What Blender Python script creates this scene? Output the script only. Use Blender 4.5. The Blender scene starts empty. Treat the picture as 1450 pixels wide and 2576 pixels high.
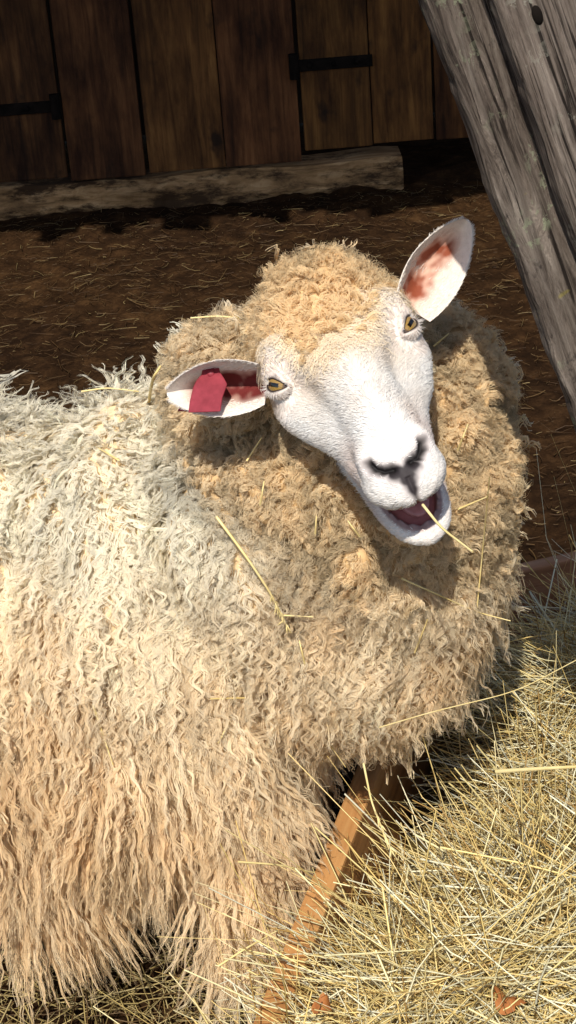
import bpy, bmesh, math, random, time
import numpy as np
from mathutils import Vector, Matrix, noise
from mathutils.bvhtree import BVHTree
random.seed(3); rng = np.random.default_rng(7)
T0 = time.time()
scn = bpy.context.scene
COL = scn.collection

# ------------------------------------------------------------------ camera
W, H, FPX = 1450.0, 2576.0, 4085.0
PITCH, ROLL = math.radians(25), math.radians(4.5)
CAM = Vector((0, 0, 1.35))
R0 = Vector((1, 0, 0)); U0 = Vector((0, math.sin(PITCH), math.cos(PITCH))); FW = Vector((0, math.cos(PITCH), -math.sin(PITCH)))
RT = R0*math.cos(ROLL) - U0*math.sin(ROLL); UP = U0*math.cos(ROLL) + R0*math.sin(ROLL)
cd = bpy.data.cameras.new('camera'); cam = bpy.data.objects.new('camera', cd); COL.objects.link(cam)
cd.sensor_fit = 'VERTICAL'; cd.angle = 2*math.atan(H/2/FPX); cd.clip_start = .02; cd.clip_end = 500
M = Matrix.Identity(4)
for i in range(3):
    M[i][0] = RT[i]; M[i][1] = UP[i]; M[i][2] = -FW[i]; M[i][3] = CAM[i]
cam.matrix_world = M
scn.camera = cam
def ray(px, py): return FW + RT*((px-W/2)/FPX) + UP*((H/2-py)/FPX)
def P(px, py, zc): return CAM + ray(px, py)*zc
def PG(px, py, z): d = ray(px, py); return CAM + d*((z-CAM.z)/d.z)
def PY(px, py, y): d = ray(px, py); return CAM + d*((y-CAM.y)/d.y)
def PPL(px, py, o, n): d = ray(px, py); return CAM + d*((o-CAM).dot(n)/d.dot(n))

# ------------------------------------------------------------------ light
sun_dir = Vector((-0.10, -0.66, 0.745)).normalized()
ld = bpy.data.lights.new('sun', 'SUN'); ld.energy = 5.0; ld.angle = math.radians(.5); ld.color = (1, .95, .85)
lo = bpy.data.objects.new('sun', ld); COL.objects.link(lo); lo.rotation_euler = sun_dir.to_track_quat('Z', 'Y').to_euler()
wd = bpy.data.worlds.new('World'); scn.world = wd; wd.use_nodes = True
nt = wd.node_tree; bg = nt.nodes['Background']; sk = nt.nodes.new('ShaderNodeTexSky'); sk.sky_type = 'NISHITA'; sk.sun_disc = False
sk.sun_elevation = math.asin(sun_dir.z); sk.sun_rotation = math.atan2(sun_dir.x, sun_dir.y)
nt.links.new(sk.outputs[0], bg.inputs[0]); bg.inputs[1].default_value = .125
scn.view_settings.view_transform = 'Standard'; scn.view_settings.look = 'None'; scn.view_settings.exposure = 0

# ------------------------------------------------------------------ materials
def new_mat(name, rough=.7, spec=.3):
    m = bpy.data.materials.new(name); m.use_nodes = True
    b = m.node_tree.nodes['Principled BSDF']; b.inputs['Roughness'].default_value = rough
    b.inputs['Specular IOR Level'].default_value = spec
    return m, m.node_tree, b
def N(nt, t, **kw):
    n = nt.nodes.new(t)
    for k, v in kw.items(): setattr(n, k, v)
    return n
def ramp(nt, fac, stops):
    r = N(nt, 'ShaderNodeValToRGB'); e = r.color_ramp.elements
    while len(e) < len(stops): e.new(.5)
    for i, (p, c) in enumerate(stops): e[i].position = p; e[i].color = (*c, 1)
    nt.links.new(fac, r.inputs[0]); return r.outputs[0]
def nz(nt, scale=5, detail=6, rough=.6, map_scale=(1, 1, 1), dist=0):
    tc = N(nt, 'ShaderNodeTexCoord'); mp = N(nt, 'ShaderNodeMapping'); mp.inputs['Scale'].default_value = map_scale
    nt.links.new(tc.outputs['Object'], mp.inputs[0])
    n = N(nt, 'ShaderNodeTexNoise'); n.inputs['Scale'].default_value = scale; n.inputs['Detail'].default_value = detail
    n.inputs['Roughness'].default_value = rough; n.inputs['Distortion'].default_value = dist
    nt.links.new(mp.outputs[0], n.inputs['Vector']); return n.outputs['Fac']
def mix(nt, a, b, fac, mode='MIX'):
    m = N(nt, 'ShaderNodeMix', data_type='RGBA', blend_type=mode)
    for s, v in ((m.inputs[0], fac), (m.inputs[6], a), (m.inputs[7], b)):
        if isinstance(v, (int, float)): s.default_value = v
        elif isinstance(v, tuple): s.default_value = (*v, 1)
        else: nt.links.new(v, s)
    return m.outputs[2]
def bump(nt, b, fac, strength=.4, dist=.003):
    n = N(nt, 'ShaderNodeBump'); n.inputs['Strength'].default_value = strength; n.inputs['Distance'].default_value = dist
    nt.links.new(fac, n.inputs['Height']); nt.links.new(n.outputs[0], b.inputs['Normal'])
def fibre_mat(name, transl=.3, rough=.75, spec=.15):
    m, nt, b = new_mat(name, rough, spec)
    a = N(nt, 'ShaderNodeAttribute', attribute_name='Col'); nt.links.new(a.outputs['Color'], b.inputs['Base Color'])
    t = N(nt, 'ShaderNodeBsdfTranslucent'); nt.links.new(a.outputs['Color'], t.inputs[0])
    mx = N(nt, 'ShaderNodeMixShader'); mx.inputs[0].default_value = transl
    nt.links.new(b.outputs[0], mx.inputs[1]); nt.links.new(t.outputs[0], mx.inputs[2])
    nt.links.new(mx.outputs[0], nt.nodes['Material Output'].inputs[0]); return m
MAT = {}
MAT['wool'] = fibre_mat('wool', .46, .45, .30); MAT['hair'] = fibre_mat('white_hair', .25); MAT['hay'] = fibre_mat('hay_stalks', .25, .42, .45)
m, nt, b = new_mat('sheep_skin', .65, .25); a = N(nt, 'ShaderNodeAttribute', attribute_name='Col')
n1 = nz(nt, 160, 4); nt.links.new(mix(nt, a.outputs['Color'], ramp(nt, n1, [(.3, (.72, .70, .68)), (.7, (1, 1, 1))]), .6, 'MULTIPLY'), b.inputs['Base Color'])
bump(nt, b, n1, .3, .002); MAT['skin'] = m
m, nt, b = new_mat('eye', .10, .5); a = N(nt, 'ShaderNodeAttribute', attribute_name='Col'); nt.links.new(a.outputs['Color'], b.inputs['Base Color']); b.inputs['Coat Weight'].default_value = .6; MAT['eye'] = m
m, nt, b = new_mat('tag_plastic', .5, .3); f = nz(nt, 90, 4); nt.links.new(ramp(nt, f, [(.3, (.19, .018, .028)), (.7, (.29, .034, .050))]), b.inputs['Base Color']); MAT['tag'] = m
m, nt, b = new_mat('tongue', .35, .5); f = nz(nt, 200, 3); nt.links.new(ramp(nt, f, [(.3, (.38, .14, .13)), (.7, (.52, .22, .21))]), b.inputs['Base Color']); MAT['tongue'] = m
def wood(name, c0, c1, c2, ms=(14, 14, 1.0), scale=3, rough=.8, attr=False, bs=.5):
    m, nt, b = new_mat(name, rough, .2)
    f = nz(nt, scale, 8, .65, ms, .6); c = ramp(nt, f, [(.28, c0), (.5, c1), (.72, c2)])
    f2 = nz(nt, 2.2, 4, .6); c = mix(nt, c, ramp(nt, f2, [(.3, (.45, .42, .4)), (.65, (1, 1, 1))]), .8, 'MULTIPLY')
    if attr:
        a = N(nt, 'ShaderNodeAttribute', attribute_name='Col'); c = mix(nt, c, a.outputs['Color'], 1.0, 'MULTIPLY')
    nt.links.new(c, b.inputs['Base Color']); bump(nt, b, f, bs, .004); MAT[name] = m; return m, nt, b, c
m, nt, b, c = wood('barn_wood', (.04, .016, .005), (.17, .070, .021), (.30, .138, .044), attr=True)
kf = nz(nt, 5, 6, .65, (1.6, 1, .55)); c = mix(nt, c, ramp(nt, kf, [(.36, (.25, .20, .17)), (.60, (1, 1, 1))]), 1.0, 'MULTIPLY')
kf = nz(nt, 11, 3, .5, (1, 1, .7)); c = mix(nt, c, (.010, .005, .003), ramp(nt, kf, [(.62, (0, 0, 0)), (.72, (.85, .85, .85))])); nt.links.new(c, b.inputs['Base Color'])
m, nt, b, c = wood('sill_wood', (.05, .025, .010), (.36, .205, .09), (.64, .42, .22), (2.0, 10, 10), 3)
kf = nz(nt, 7, 8, .75, (.6, 1, 2)); c = mix(nt, c, (.035, .017, .007), ramp(nt, kf, [(.46, (0, 0, 0)), (.56, (.95, .95, .95))])); nt.links.new(c, b.inputs['Base Color'])
wood('roof_wood', (.05, .03, .02), (.12, .08, .05), (.2, .14, .09))
wood('feeder_wood', (.26, .11, .032), (.48, .23, .08), (.58, .33, .13), (16, 1.0, 16), 2.5, .55)
wood('red_wood', (.24, .11, .055), (.44, .22, .12), (.56, .32, .19), (1.0, 16, 16), 2.5, .6)
for nm, gm in (('grey_wood', .86), ('grey_plank', 1.2)):
    m, nt, b = new_mat(nm, .9, .12); pl = nm == 'grey_plank'
    f = nz(nt, 2.0, 9, .7, (80, 80, 3.0) if pl else (60, 60, 6), .8)
    c = ramp(nt, f, [(.33, (.034*gm, .027*gm, .023*gm)), (.45, (.18*gm, .145*gm, .12*gm)), (.58, (.31*gm, .26*gm, .22*gm)), (.75, (.48*gm, .42*gm, .36*gm))])
    f2 = nz(nt, 9, 5, .6, (1, 1, .5)); c = mix(nt, c, ramp(nt, f2, [(.35, (.62, .56, .54)), (.65, (1.1, 1.08, 1.04))]), .9, 'MULTIPLY')
    ck = nz(nt, 3.0, 6, .6, (60, 60, 1.6), .4); c = mix(nt, c, (.022, .016, .013), ramp(nt, ck, [(.57, (0, 0, 0)), (.63, (.95, .95, .95))]))
    lf = nz(nt, 110, 5, .7, (1, 1, .8)); lm = ramp(nt, lf, [(.53, (0, 0, 0)), (.58, (.85, .85, .85))])
    lf2 = nz(nt, 16, 3, .5); lm = mix(nt, lm, ramp(nt, lf2, [(.50, (0, 0, 0)), (.62, (1, 1, 1))]), 1.0, 'MULTIPLY')
    c = mix(nt, c, (.33, .35, .23) if not pl else (.46, .43, .34), lm)
    df = nz(nt, 60, 5, .7, (1, 1, .6)); dm = ramp(nt, df, [(.57 if not pl else .64, (0, 0, 0)), (.67, (.85, .85, .85))]); c = mix(nt, c, (.030, .022, .020), dm)
    yf = nz(nt, 34, 2, .4); ym = ramp(nt, yf, [(.69, (0, 0, 0)), (.72, (.9, .9, .9))]); c = mix(nt, c, (.40, .33, .06), ym)
    nt.links.new(c, b.inputs['Base Color']); bump(nt, b, f, 1.0, .011); MAT[nm] = m
m, nt, b = new_mat('black_iron', .95, .05); f = nz(nt, 30, 4); nt.links.new(ramp(nt, f, [(.3, (.004, .0035, .003)), (.7, (.014, .010, .008))]), b.inputs['Base Color']); MAT['iron'] = m
m, nt, b = new_mat('soil', .95, .05); f = nz(nt, 14, 10, .8); f2 = nz(nt, 1.1, 4)
c = ramp(nt, f, [(.3, (.010, .0055, .003)), (.5, (.039, .0205, .0095)), (.7, (.105, .058, .026))])
c = mix(nt, c, ramp(nt, f2, [(.35, (.6, .55, .55)), (.65, (1.2, 1.1, .95))]), 1.0, 'MULTIPLY'); nt.links.new(c, b.inputs['Base Color']); bump(nt, b, nz(nt, 60, 6, .8), .9, .01); MAT['soil'] = m
m, nt, b = new_mat('leaf', .7, .2); f = nz(nt, 60, 4); nt.links.new(ramp(nt, f, [(.3, (.22, .07, .02)), (.7, (.5, .2, .06))]), b.inputs['Base Color']); MAT['leaf'] = m

# ------------------------------------------------------------------ object helpers
def tag(o, label=None, cat=None, group=None, kind=None):
    if label: o['label'] = label
    if cat: o['category'] = cat
    if group: o['group'] = group
    if kind: o['kind'] = kind
    return o
def empty(name, loc, label, cat, group=None):
    o = bpy.data.objects.new(name, None); COL.objects.link(o); o.location = loc; o.empty_display_size = .1
    return tag(o, label, cat, group)
PM = {}
def link(name, me, mat, parent=None, Mw=None):
    o = bpy.data.objects.new(name, me); COL.objects.link(o)
    if mat: me.materials.append(MAT[mat])
    Mw = Mw or Matrix.Identity(4)
    if parent:
        o.parent = parent
        base = PM[parent.name] if parent.name in PM else Matrix.Translation(parent.location)
        o.matrix_basis = base.inverted() @ Mw
    else: o.matrix_basis = Mw
    PM[o.name] = Mw
    return o
def mesh_np(name, V, Q, col=None, smooth=True):
    me = bpy.data.meshes.new(name); V = np.asarray(V, np.float32); Q = np.asarray(Q, np.int32)
    me.vertices.add(len(V)); me.vertices.foreach_set('co', V.ravel())
    k = Q.shape[1]; me.loops.add(Q.size); me.loops.foreach_set('vertex_index', Q.ravel())
    me.polygons.add(len(Q)); me.polygons.foreach_set('loop_start', np.arange(0, Q.size, k, dtype=np.int32))
    me.update(calc_edges=True)
    if smooth: me.polygons.foreach_set('use_smooth', np.ones(len(Q), bool))
    if col is not None: set_col(me, col)
    return me
def set_col(me, col):
    a = me.attributes.new('Col', 'FLOAT_COLOR', 'POINT'); c = np.ones((len(me.vertices), 4), np.float32); c[:, :3] = col; a.data.foreach_set('color', c.ravel())
def bm_mesh(bm, name, smooth=False):
    me = bpy.data.meshes.new(name); bmesh.ops.recalc_face_normals(bm, faces=bm.faces); bm.to_mesh(me); bm.free()
    if smooth:
        for p in me.polygons: p.use_smooth = True
    return me
def add_box(bm, c, s, bev=.004, R=None):
    r = bmesh.ops.create_cube(bm, size=1, matrix=Matrix.Translation(c) @ (R or Matrix.Identity(4)) @ Matrix.Diagonal((*s, 1)))
    if bev:
        es = list({e for v in r['verts'] for e in v.link_edges}); bmesh.ops.bevel(bm, geom=es, offset=bev, segments=2, affect='EDGES', profile=.6)
def norm(a): return a/np.maximum(np.linalg.norm(a, axis=-1, keepdims=True), 1e-9)
def sstep(a, b, x): t = np.clip((x-a)/(b-a), 0, 1); return t*t*(3-2*t)
def ribbons(paths, nrm, width, col, closed=False):
    """paths N,K,3; nrm N,K,3; width N,K; col N,K,3"""
    n, k, _ = paths.shape
    T = norm(np.gradient(paths, axis=1)); S = norm(np.cross(T, nrm)); B = np.cross(S, T); w = width[..., None]
    V = np.stack([paths-S*w*.5, paths+B*w*.4, paths+S*w*.5], 2).reshape(-1, 3)
    C = np.repeat(col.reshape(-1, 3), 3, axis=0)
    base = (np.arange(n)[:, None]*k + np.arange(k-1)[None, :]).ravel()*3
    qs = [np.stack([base+j, base+j2, base+j2+3, base+j+3], 1) for j, j2 in (((0, 1), (1, 2), (2, 0)) if closed else ((0, 1), (1, 2)))]
    return V, np.concatenate(qs), C
def tube_np(pts, rad, n=8):
    pts = [Vector(p) for p in pts]; V = []; Q = []
    ref = Vector((.31, .2, .93))
    for i, p in enumerate(pts):
        t = (pts[min(i+1, len(pts)-1)]-pts[max(i-1, 0)]).normalized(); s = t.cross(ref)
        if s.length < .05: s = t.cross(Vector((1, 0, 0)))
        s.normalize(); b = s.cross(t)
        for j in range(n):
            a = 2*math.pi*j/n; V.append(p+(s*math.cos(a)+b*math.sin(a))*rad[i])
    for i in range(len(pts)-1):
        for j in range(n): Q.append((i*n+j, i*n+(j+1) % n, (i+1)*n+(j+1) % n, (i+1)*n+j))
    return np.array([tuple(v) for v in V]), np.array(Q)

# ================================================================== ground
def axis(lo, hi, step, far): 
    f = np.arange(lo, hi+1e-6, step); g = np.geomspace(.1, far, 22)
    return np.concatenate([(lo-g)[::-1], f, hi+g])
gx = axis(-1.6, 1.6, .02, 80); gy = axis(.8, 5.4, .02, 80)
X, Y = np.meshgrid(gx, gy, indexing='ij')
def gh(x, y): return .018*noise.noise(Vector((x*2.2, y*2.2, 0))) + .016*noise.noise(Vector((x*8, y*8, 3))) + .011*noise.noise(Vector((x*25, y*25, 7))) + .022*float(sstep(4.9, 5.35, y))
Z = np.array([gh(x, y) if abs(x) < 2 and y < 6 else 0 for x, y in zip(X.ravel(), Y.ravel())]) - .012
ni, nj = X.shape; idx = np.arange(ni*nj).reshape(ni, nj)
Q = np.stack([idx[:-1, :-1], idx[1:, :-1], idx[1:, 1:], idx[:-1, 1:]], -1).reshape(-1, 4)
g = link('ground', mesh_np('ground', np.stack([X.ravel(), Y.ravel(), Z], 1), Q), 'soil'); tag(g, kind='structure')

# straw litter on the ground
def stalks(n, pos, length, width, cols, tilt, colvar=.15, K=4, bend=.12):
    ang = rng.uniform(0, 2*np.pi, n); el = rng.normal(0, tilt, n)
    D = np.stack([np.cos(ang)*np.cos(el), np.sin(ang)*np.cos(el), np.sin(el)], 1)
    t = np.linspace(-.5, .5, K)
    side = norm(np.cross(D, rng.normal(size=(n, 3))))
    pth = pos[:, None]+D[:, None]*(t[None, :, None]*length[:, None, None]) + side[:, None]*((t**2)[None, :, None]*(length*rng.normal(0, bend*4, n))[:, None, None])
    c = np.array(cols)[rng.integers(0, len(cols), n)]*rng.uniform(1-colvar*2, 1+colvar, (n, 1))
    nr = np.broadcast_to(np.array([0, 0, 1.])+side[:, None]*.3, pth.shape)
    wd = np.broadcast_to(width[:, None], (n, K))*np.linspace(1, .6, K)[None]
    return ribbons(pth, norm(nr), wd, np.broadcast_to(c[:, None], (n, K, 3)), closed=True)
n = 15000
px = rng.uniform(-1.5, 1.5, n); py = 1.0+4.3*rng.uniform(0, 1, n)**.75
pos = np.stack([px, py, np.array([gh(a, b_) for a, b_ in zip(px, py)])-.006+rng.uniform(0, .005, n)], 1)
V, Q, C = stalks(n, pos, .006+.070*rng.uniform(0, 1, n)**2.6, rng.uniform(.0010, .0030, n), [(.14, .080, .03), (.10, .052, .02), (.18, .11, .045), (.07, .038, .016), (.09, .047, .02), (.11, .062, .026), (.32, .23, .10)], .10)
V[:, 2] = np.maximum(V[:, 2], -.03)
gV, gQ, gC = [V], [Q], [C]; og = len(V)
n = 2600; px = rng.uniform(-.6, .15, n); py = rng.uniform(1.15, 1.75, n)
pos = np.stack([px, py, np.array([gh(a, b_) for a, b_ in zip(px, py)])+rng.uniform(0, .02, n)], 1)
V, Q, C = stalks(n, pos, rng.uniform(.03, .14, n), rng.uniform(.001, .0026, n), [(.5, .38, .15), (.34, .25, .1), (.2, .12, .05), (.62, .5, .24)], .15); V[:, 2] = np.maximum(V[:, 2], -.03)
gV.append(V); gQ.append(Q+og); gC.append(C)
o = link('ground_straw', mesh_np('ground_straw', np.concatenate(gV), np.concatenate(gQ), np.concatenate(gC)), 'hay'); tag(o, 'loose bits of straw trodden into the dark soil behind the sheep', 'straw', kind='stuff')

# ================================================================== barn
YW = 5.40
barn = empty('barn', (0, YW, 0), 'dark brown plank barn front with iron strap hinges above a pale timber sill', 'barn')
def boards(xs, z0, z1, y, th=.03, name='wall'):
    bm = bmesh.new(); cols = []
    for i in range(len(xs)-1):
        n0 = len(bm.verts); x0, x1 = xs[i]+random.uniform(.0015, .004), xs[i+1]-random.uniform(.0015, .004)
        add_box(bm, ((x0+x1)/2, y+random.uniform(-.006, .006), (z0+z1)/2+random.uniform(-.004, .004)), (x1-x0, th, z1-z0), .004, Matrix.Rotation(random.uniform(-.004, .004), 4, 'Y'))
        k = random.uniform(.6, 1.2); cols += [(k, k*random.uniform(.90, 1.03), k*random.uniform(.80, 1.05))]*(len(bm.verts)-n0)
    me = bm_mesh(bm, name); set_col(me, np.array(cols)); return me
ZB = .117
xs = [-.63]
while xs[-1] < .12: xs.append(xs[-1]+.26+random.uniform(-.012, .012))
xm = xs[-1]
link('wall', boards(xs, ZB, 3.0, YW), 'barn_wood', barn)
xl_ = [-.635]
while xl_[-1] > -4: xl_.append(xl_[-1]-random.uniform(.22, .3))
split = [x for x in xl_[::-1]]
dl = split[-5:]
link('wall', boards(split[:-4], ZB, 3.0, YW), 'barn_wood', barn)
door1 = link('door', boards(dl, ZB+.013, 2.1, YW-.012), 'barn_wood', barn); door1['label'] = 'plank door at the left end of the barn wall'
link('wall', boards(dl, 2.105, 3.0, YW), 'barn_wood', barn)
xr = [xm+.005, xm+.235, xm+.44, xm+.68, xm+.93]
door2 = link('door', boards(xr, .155, 2.1, YW-.012), 'barn_wood', barn); door2['label'] = 'plank door at the right with a dark gap under it'
link('wall', boards(xr, 2.105, 3.0, YW), 'barn_wood', barn)
xr2 = [xm+.94]
while xr2[-1] < 4: xr2.append(xr2[-1]+random.uniform(.22, .3))
link('wall', boards(xr2, ZB, 3.0, YW), 'barn_wood', barn)
def hinge(xa, xb, z, door):
    bm = bmesh.new(); add_box(bm, ((xa+xb)/2, YW-.034, z), (xb-xa, .008, .038), .003)
    xe = xa if abs(xa-xm) < .1 else xb
    bmesh.ops.create_cone(bm, cap_ends=True, segments=14, radius1=.016, radius2=.016, depth=.08, matrix=Matrix.Translation((xe, YW-.04, z)))
    for k in range(3):
        bmesh.ops.create_uvsphere(bm, u_segments=10, v_segments=6, radius=.009, matrix=Matrix.Translation((xa+(xb-xa)*(.2+.3*k), YW-.04, z)))
    link('strap_hinge', bm_mesh(bm, 'strap_hinge'), 'iron', door)
h1 = PY(120, 268, YW-.03); hinge(-1.12, -.65, h1.z, door1)
h2 = PY(820, 160, YW-.03); hinge(xm-.01, xm+.245, h2.z, door2)
# sill beam, rough hewn
xe = PY(1015, 440, YW-.04).x
bm = bmesh.new(); nx = 320; rows = []
for i in range(nx+1):
    x = -4+(xe+4)*i/nx; ring = []
    for (yy, zz) in ((-.032, -.03), (-.038, .025), (-.038, .065), (-.034, .092), (-.018, .106), (.12, .110), (.12, -.03)):
        q = noise.noise(Vector((x*3, yy*20, zz*20)))+.7*noise.noise(Vector((x*14, yy*20, zz*30)))+.5*noise.noise(Vector((x*40, yy*20, zz*60))); ring.append(bm.verts.new((x, YW+yy+q*.010, zz+(.016*noise.noise(Vector((x*4, 5, zz*9)))))))
    rows.append(ring)
for i in range(nx):
    for j in range(6): bm.faces.new((rows[i][j], rows[i+1][j], rows[i+1][j+1], rows[i][j+1]))
bm.faces.new(rows[0]); bm.faces.new(rows[-1])
link('sill_beam', bm_mesh(bm, 'sill_beam'), 'sill_wood', barn)
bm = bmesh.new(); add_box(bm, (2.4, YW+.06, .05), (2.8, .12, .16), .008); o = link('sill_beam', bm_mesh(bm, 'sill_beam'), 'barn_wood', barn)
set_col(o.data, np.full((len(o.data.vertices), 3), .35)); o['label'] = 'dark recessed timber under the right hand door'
# roof: unseen; reach and ragged eave ends shaped to shade the wall, breaking its shadow edge
bm = bmesh.new(); R7 = Matrix.Rotation(math.radians(7), 4, 'X'); x = -4.3
while x < 4.3:
    w_ = random.uniform(.04, .09); y0 = 3.12+random.uniform(-.10, .08); add_box(bm, (x+w_/2, (y0+5.75)/2, 2.45+((y0+5.75)/2-4.3)*math.tan(math.radians(7))), (w_-.002, 5.75-y0, .03), 0, R7); x += w_
link('shade_roof', bm_mesh(bm, 'shade_roof'), 'roof_wood', barn)
for x in (-4, 4):
    bm = bmesh.new(); add_box(bm, (x, 3.6, 1.16), (.15, .15, 2.32), .006); link('roof_post', bm_mesh(bm, 'roof_post'), 'roof_wood', barn)
bm = bmesh.new(); add_box(bm, (0, YW+1.2, 1.4), (8, .05, 2.8), 0); link('back_wall', bm_mesh(bm, 'back_wall'), 'roof_wood', barn)

# ================================================================== leaning weathered brace (upper right)
YB = 1.25
a0 = PY(1074, 0, YB); a1 = PY(1464, 1080, YB)
zl = (a0-a1).normalized(); yl = Vector((-.26, 1, 0)); yl = (yl-zl*yl.dot(zl)).normalized(); xl = yl.cross(zl)
def frame(o_, x, y, z):
    m = Matrix.Identity(4)
    for i in range(3): m[i][0], m[i][1], m[i][2], m[i][3] = x[i], y[i], z[i], o_[i]
    return m
low = a0+zl*(-(a0.z)/zl.z); top = a0+zl*.55; L = (top-low).length
br = empty('wooden_brace', low, 'two overlapping grey weathered boards with lichen leaning across the upper right corner', 'wooden brace')
def rough_box(sx, sy, sz, bev, name, amp=.0015):
    bm = bmesh.new(); add_box(bm, (sx/2, sy/2, sz/2), (sx, sy, sz), bev)
    es = [e for e in bm.edges if abs((e.verts[0].co-e.verts[1].co).z) > .5*sz]
    bmesh.ops.subdivide_edges(bm, edges=es, cuts=160, use_grid_fill=True)
    for v in bm.verts:
        q = v.co.copy(); v.co += Vector((noise.noise(q*20)+.6*noise.noise(q*60)+.4*noise.noise(q*140), noise.noise(q*20+Vector((5, 5, 5))), 0))*amp*1.5
    return bm_mesh(bm, name)
link('beam', rough_box(.14, .024, L, .005, 'beam', .0016), 'grey_wood', br, frame(low, xl, yl, zl))
po = a0-yl*.030
s0 = PPL(1250, 0, po, yl); s1 = PPL(1455, 592, po, yl); z2 = (s0-s1).normalized(); x2 = yl.cross(z2).normalized()
low2 = s0+z2*(-(s0.z)/z2.z)
pk = link('plank', rough_box(.15, .0265, L, .006, 'plank', .0010), 'grey_plank', br, frame(low2, x2, yl, z2))
kp = PPL(1352, 38, po, yl)
bm = bmesh.new(); bmesh.ops.create_uvsphere(bm, u_segments=16, v_segments=10, radius=1, matrix=frame(kp, x2, yl, z2) @ Matrix.Diagonal((.0042, .0022, .0075, 1)))
link('knot', bm_mesh(bm, 'knot', True), 'iron', br)

# ================================================================== SHEEP
SH_LOC = Vector((-.25, 1.62, 0))
sheep = empty('sheep', SH_LOC, 'cream long woolled sheep with white face chewing hay, red tag in its ear', 'sheep')
CAMROT = Matrix(((RT[0], UP[0], -FW[0]), (RT[1], UP[1], -FW[1]), (RT[2], UP[2], -FW[2]))).to_4x4()
bm = bmesh.new()
def ell(c, r, camal=True, shrink=.012):
    Mx = Matrix.Translation(c) @ (CAMROT if camal else Matrix.Identity(4)) @ Matrix.Diagonal((*[q-shrink for q in r], 1))
    bmesh.ops.create_uvsphere(bm, u_segments=40, v_segments=24, radius=1, matrix=Mx)
ell(Vector((-.47, 1.66, .435)), (.42, .25, .300), False)
ell(Vector((-.16, 1.63, .465)), (.21, .235, .265), False)
ell(P(900, 1225, 1.665), (.160, .172, .15))
ell(P(690, 985, 1.66), (.112, .085, .13))
ell(P(815, 800, 1.53), (.060, .060, .07))
ell(P(1045, 1060, 1.68), (.098, .12, .12))
ell(P(865, 1560, 1.735), (.154, .118, .14))
ell(P(960, 1430, 1.70), (.132, .125, .14))
ell(P(880, 1000, 1.60), (.09, .12, .10))
ell(P(650, 1330, 1.70), (.12, .15, .14))
def bm_tube(pts, rad, n=14):
    V, Q = tube_np(pts, rad, n); vs = [bm.verts.new(v) for v in V]
    for q in Q: bm.faces.new([vs[i] for i in q])
    bm.faces.new(vs[:n]); bm.faces.new(vs[-n:])
for (x, y, hind) in ((-.072, 1.47, 0), (-.02, 1.76, 0), (-.70, 1.54, 1), (-.74, 1.77, 1)):
    if not hind: bm_tube([(x-.02, y+.02, .42), (x-.01, y, .30), (x, y, .19), (x+.004, y, .10), (x, y, .05), (x+.012, y, .005)], [.07, .05, .036, .027, .025, .032])
    else: bm_tube([(x+.06, y, .45), (x+.04, y, .33), (x-.05, y, .21), (x-.035, y, .12), (x-.03, y, .05), (x-.015, y, .005)], [.11, .07, .036, .028, .026, .033])
me = bm_mesh(bm, 'tmp'); tmp = bpy.data.objects.new('tmp', me); COL.objects.link(tmp)
rm = tmp.modifiers.new('r', 'REMESH'); rm.mode = 'VOXEL'; rm.voxel_size = .0055
sm = tmp.modifiers.new('s', 'SMOOTH'); sm.factor = .5; sm.iterations = 15
dg = bpy.context.evaluated_depsgraph_get(); ev = tmp.evaluated_get(dg); me2 = ev.to_mesh()
nv = len(me2.vertices); BV = np.empty(nv*3); me2.vertices.foreach_get('co', BV); BV = BV.reshape(-1, 3)
BN = np.empty(nv*3); me2.vertices.foreach_get('normal', BN); BN = BN.reshape(-1, 3)
BQ = [tuple(p.vertices) for p in me2.polygons]; ev.to_mesh_clear(); bpy.data.objects.remove(tmp)
BQ = np.array([q if len(q) == 4 else (*q, q[-1]) for q in BQ])

def zbound(x): return np.interp(x, [-.16, -.124, -.067, .08, .224, .3], [.80, .722, .66, .59, .555, .54])
def zone_curly(p):   # 1 on head and neck, 0 on the trunk
    return np.clip((p[..., 2]-zbound(p[..., 0])+.045)/.10, 0, 1)
zc_b = zone_curly(BV)
disp = np.zeros(nv); cav_shade = np.ones(nv)
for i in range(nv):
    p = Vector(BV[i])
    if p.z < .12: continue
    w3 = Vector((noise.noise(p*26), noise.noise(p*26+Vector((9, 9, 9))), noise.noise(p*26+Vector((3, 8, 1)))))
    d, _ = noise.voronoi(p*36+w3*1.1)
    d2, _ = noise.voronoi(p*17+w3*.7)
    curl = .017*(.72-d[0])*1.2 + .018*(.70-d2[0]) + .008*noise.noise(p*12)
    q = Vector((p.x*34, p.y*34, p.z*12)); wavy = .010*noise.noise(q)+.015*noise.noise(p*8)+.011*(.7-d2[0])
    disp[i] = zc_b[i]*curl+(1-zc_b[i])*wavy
    cav_shade[i] = 1-(zc_b[i]*max(0, d[0]-.42)*.9+max(0, d2[0]-.5)*(.4+.3*zc_b[i]))  # painted shade: wool colour darkens in the hollows between clumps
cav_shade = np.clip(cav_shade, .5, 1)
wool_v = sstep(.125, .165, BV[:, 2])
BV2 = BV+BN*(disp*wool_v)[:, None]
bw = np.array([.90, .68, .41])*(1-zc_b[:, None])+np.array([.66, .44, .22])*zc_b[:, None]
bcol = np.where((wool_v > .5)[:, None], bw, np.array([.66, .58, .5]))*cav_shade[:, None]
bcol = np.where((BV[:, 2] < .035)[:, None], np.array([.06, .05, .04]), bcol)

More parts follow.
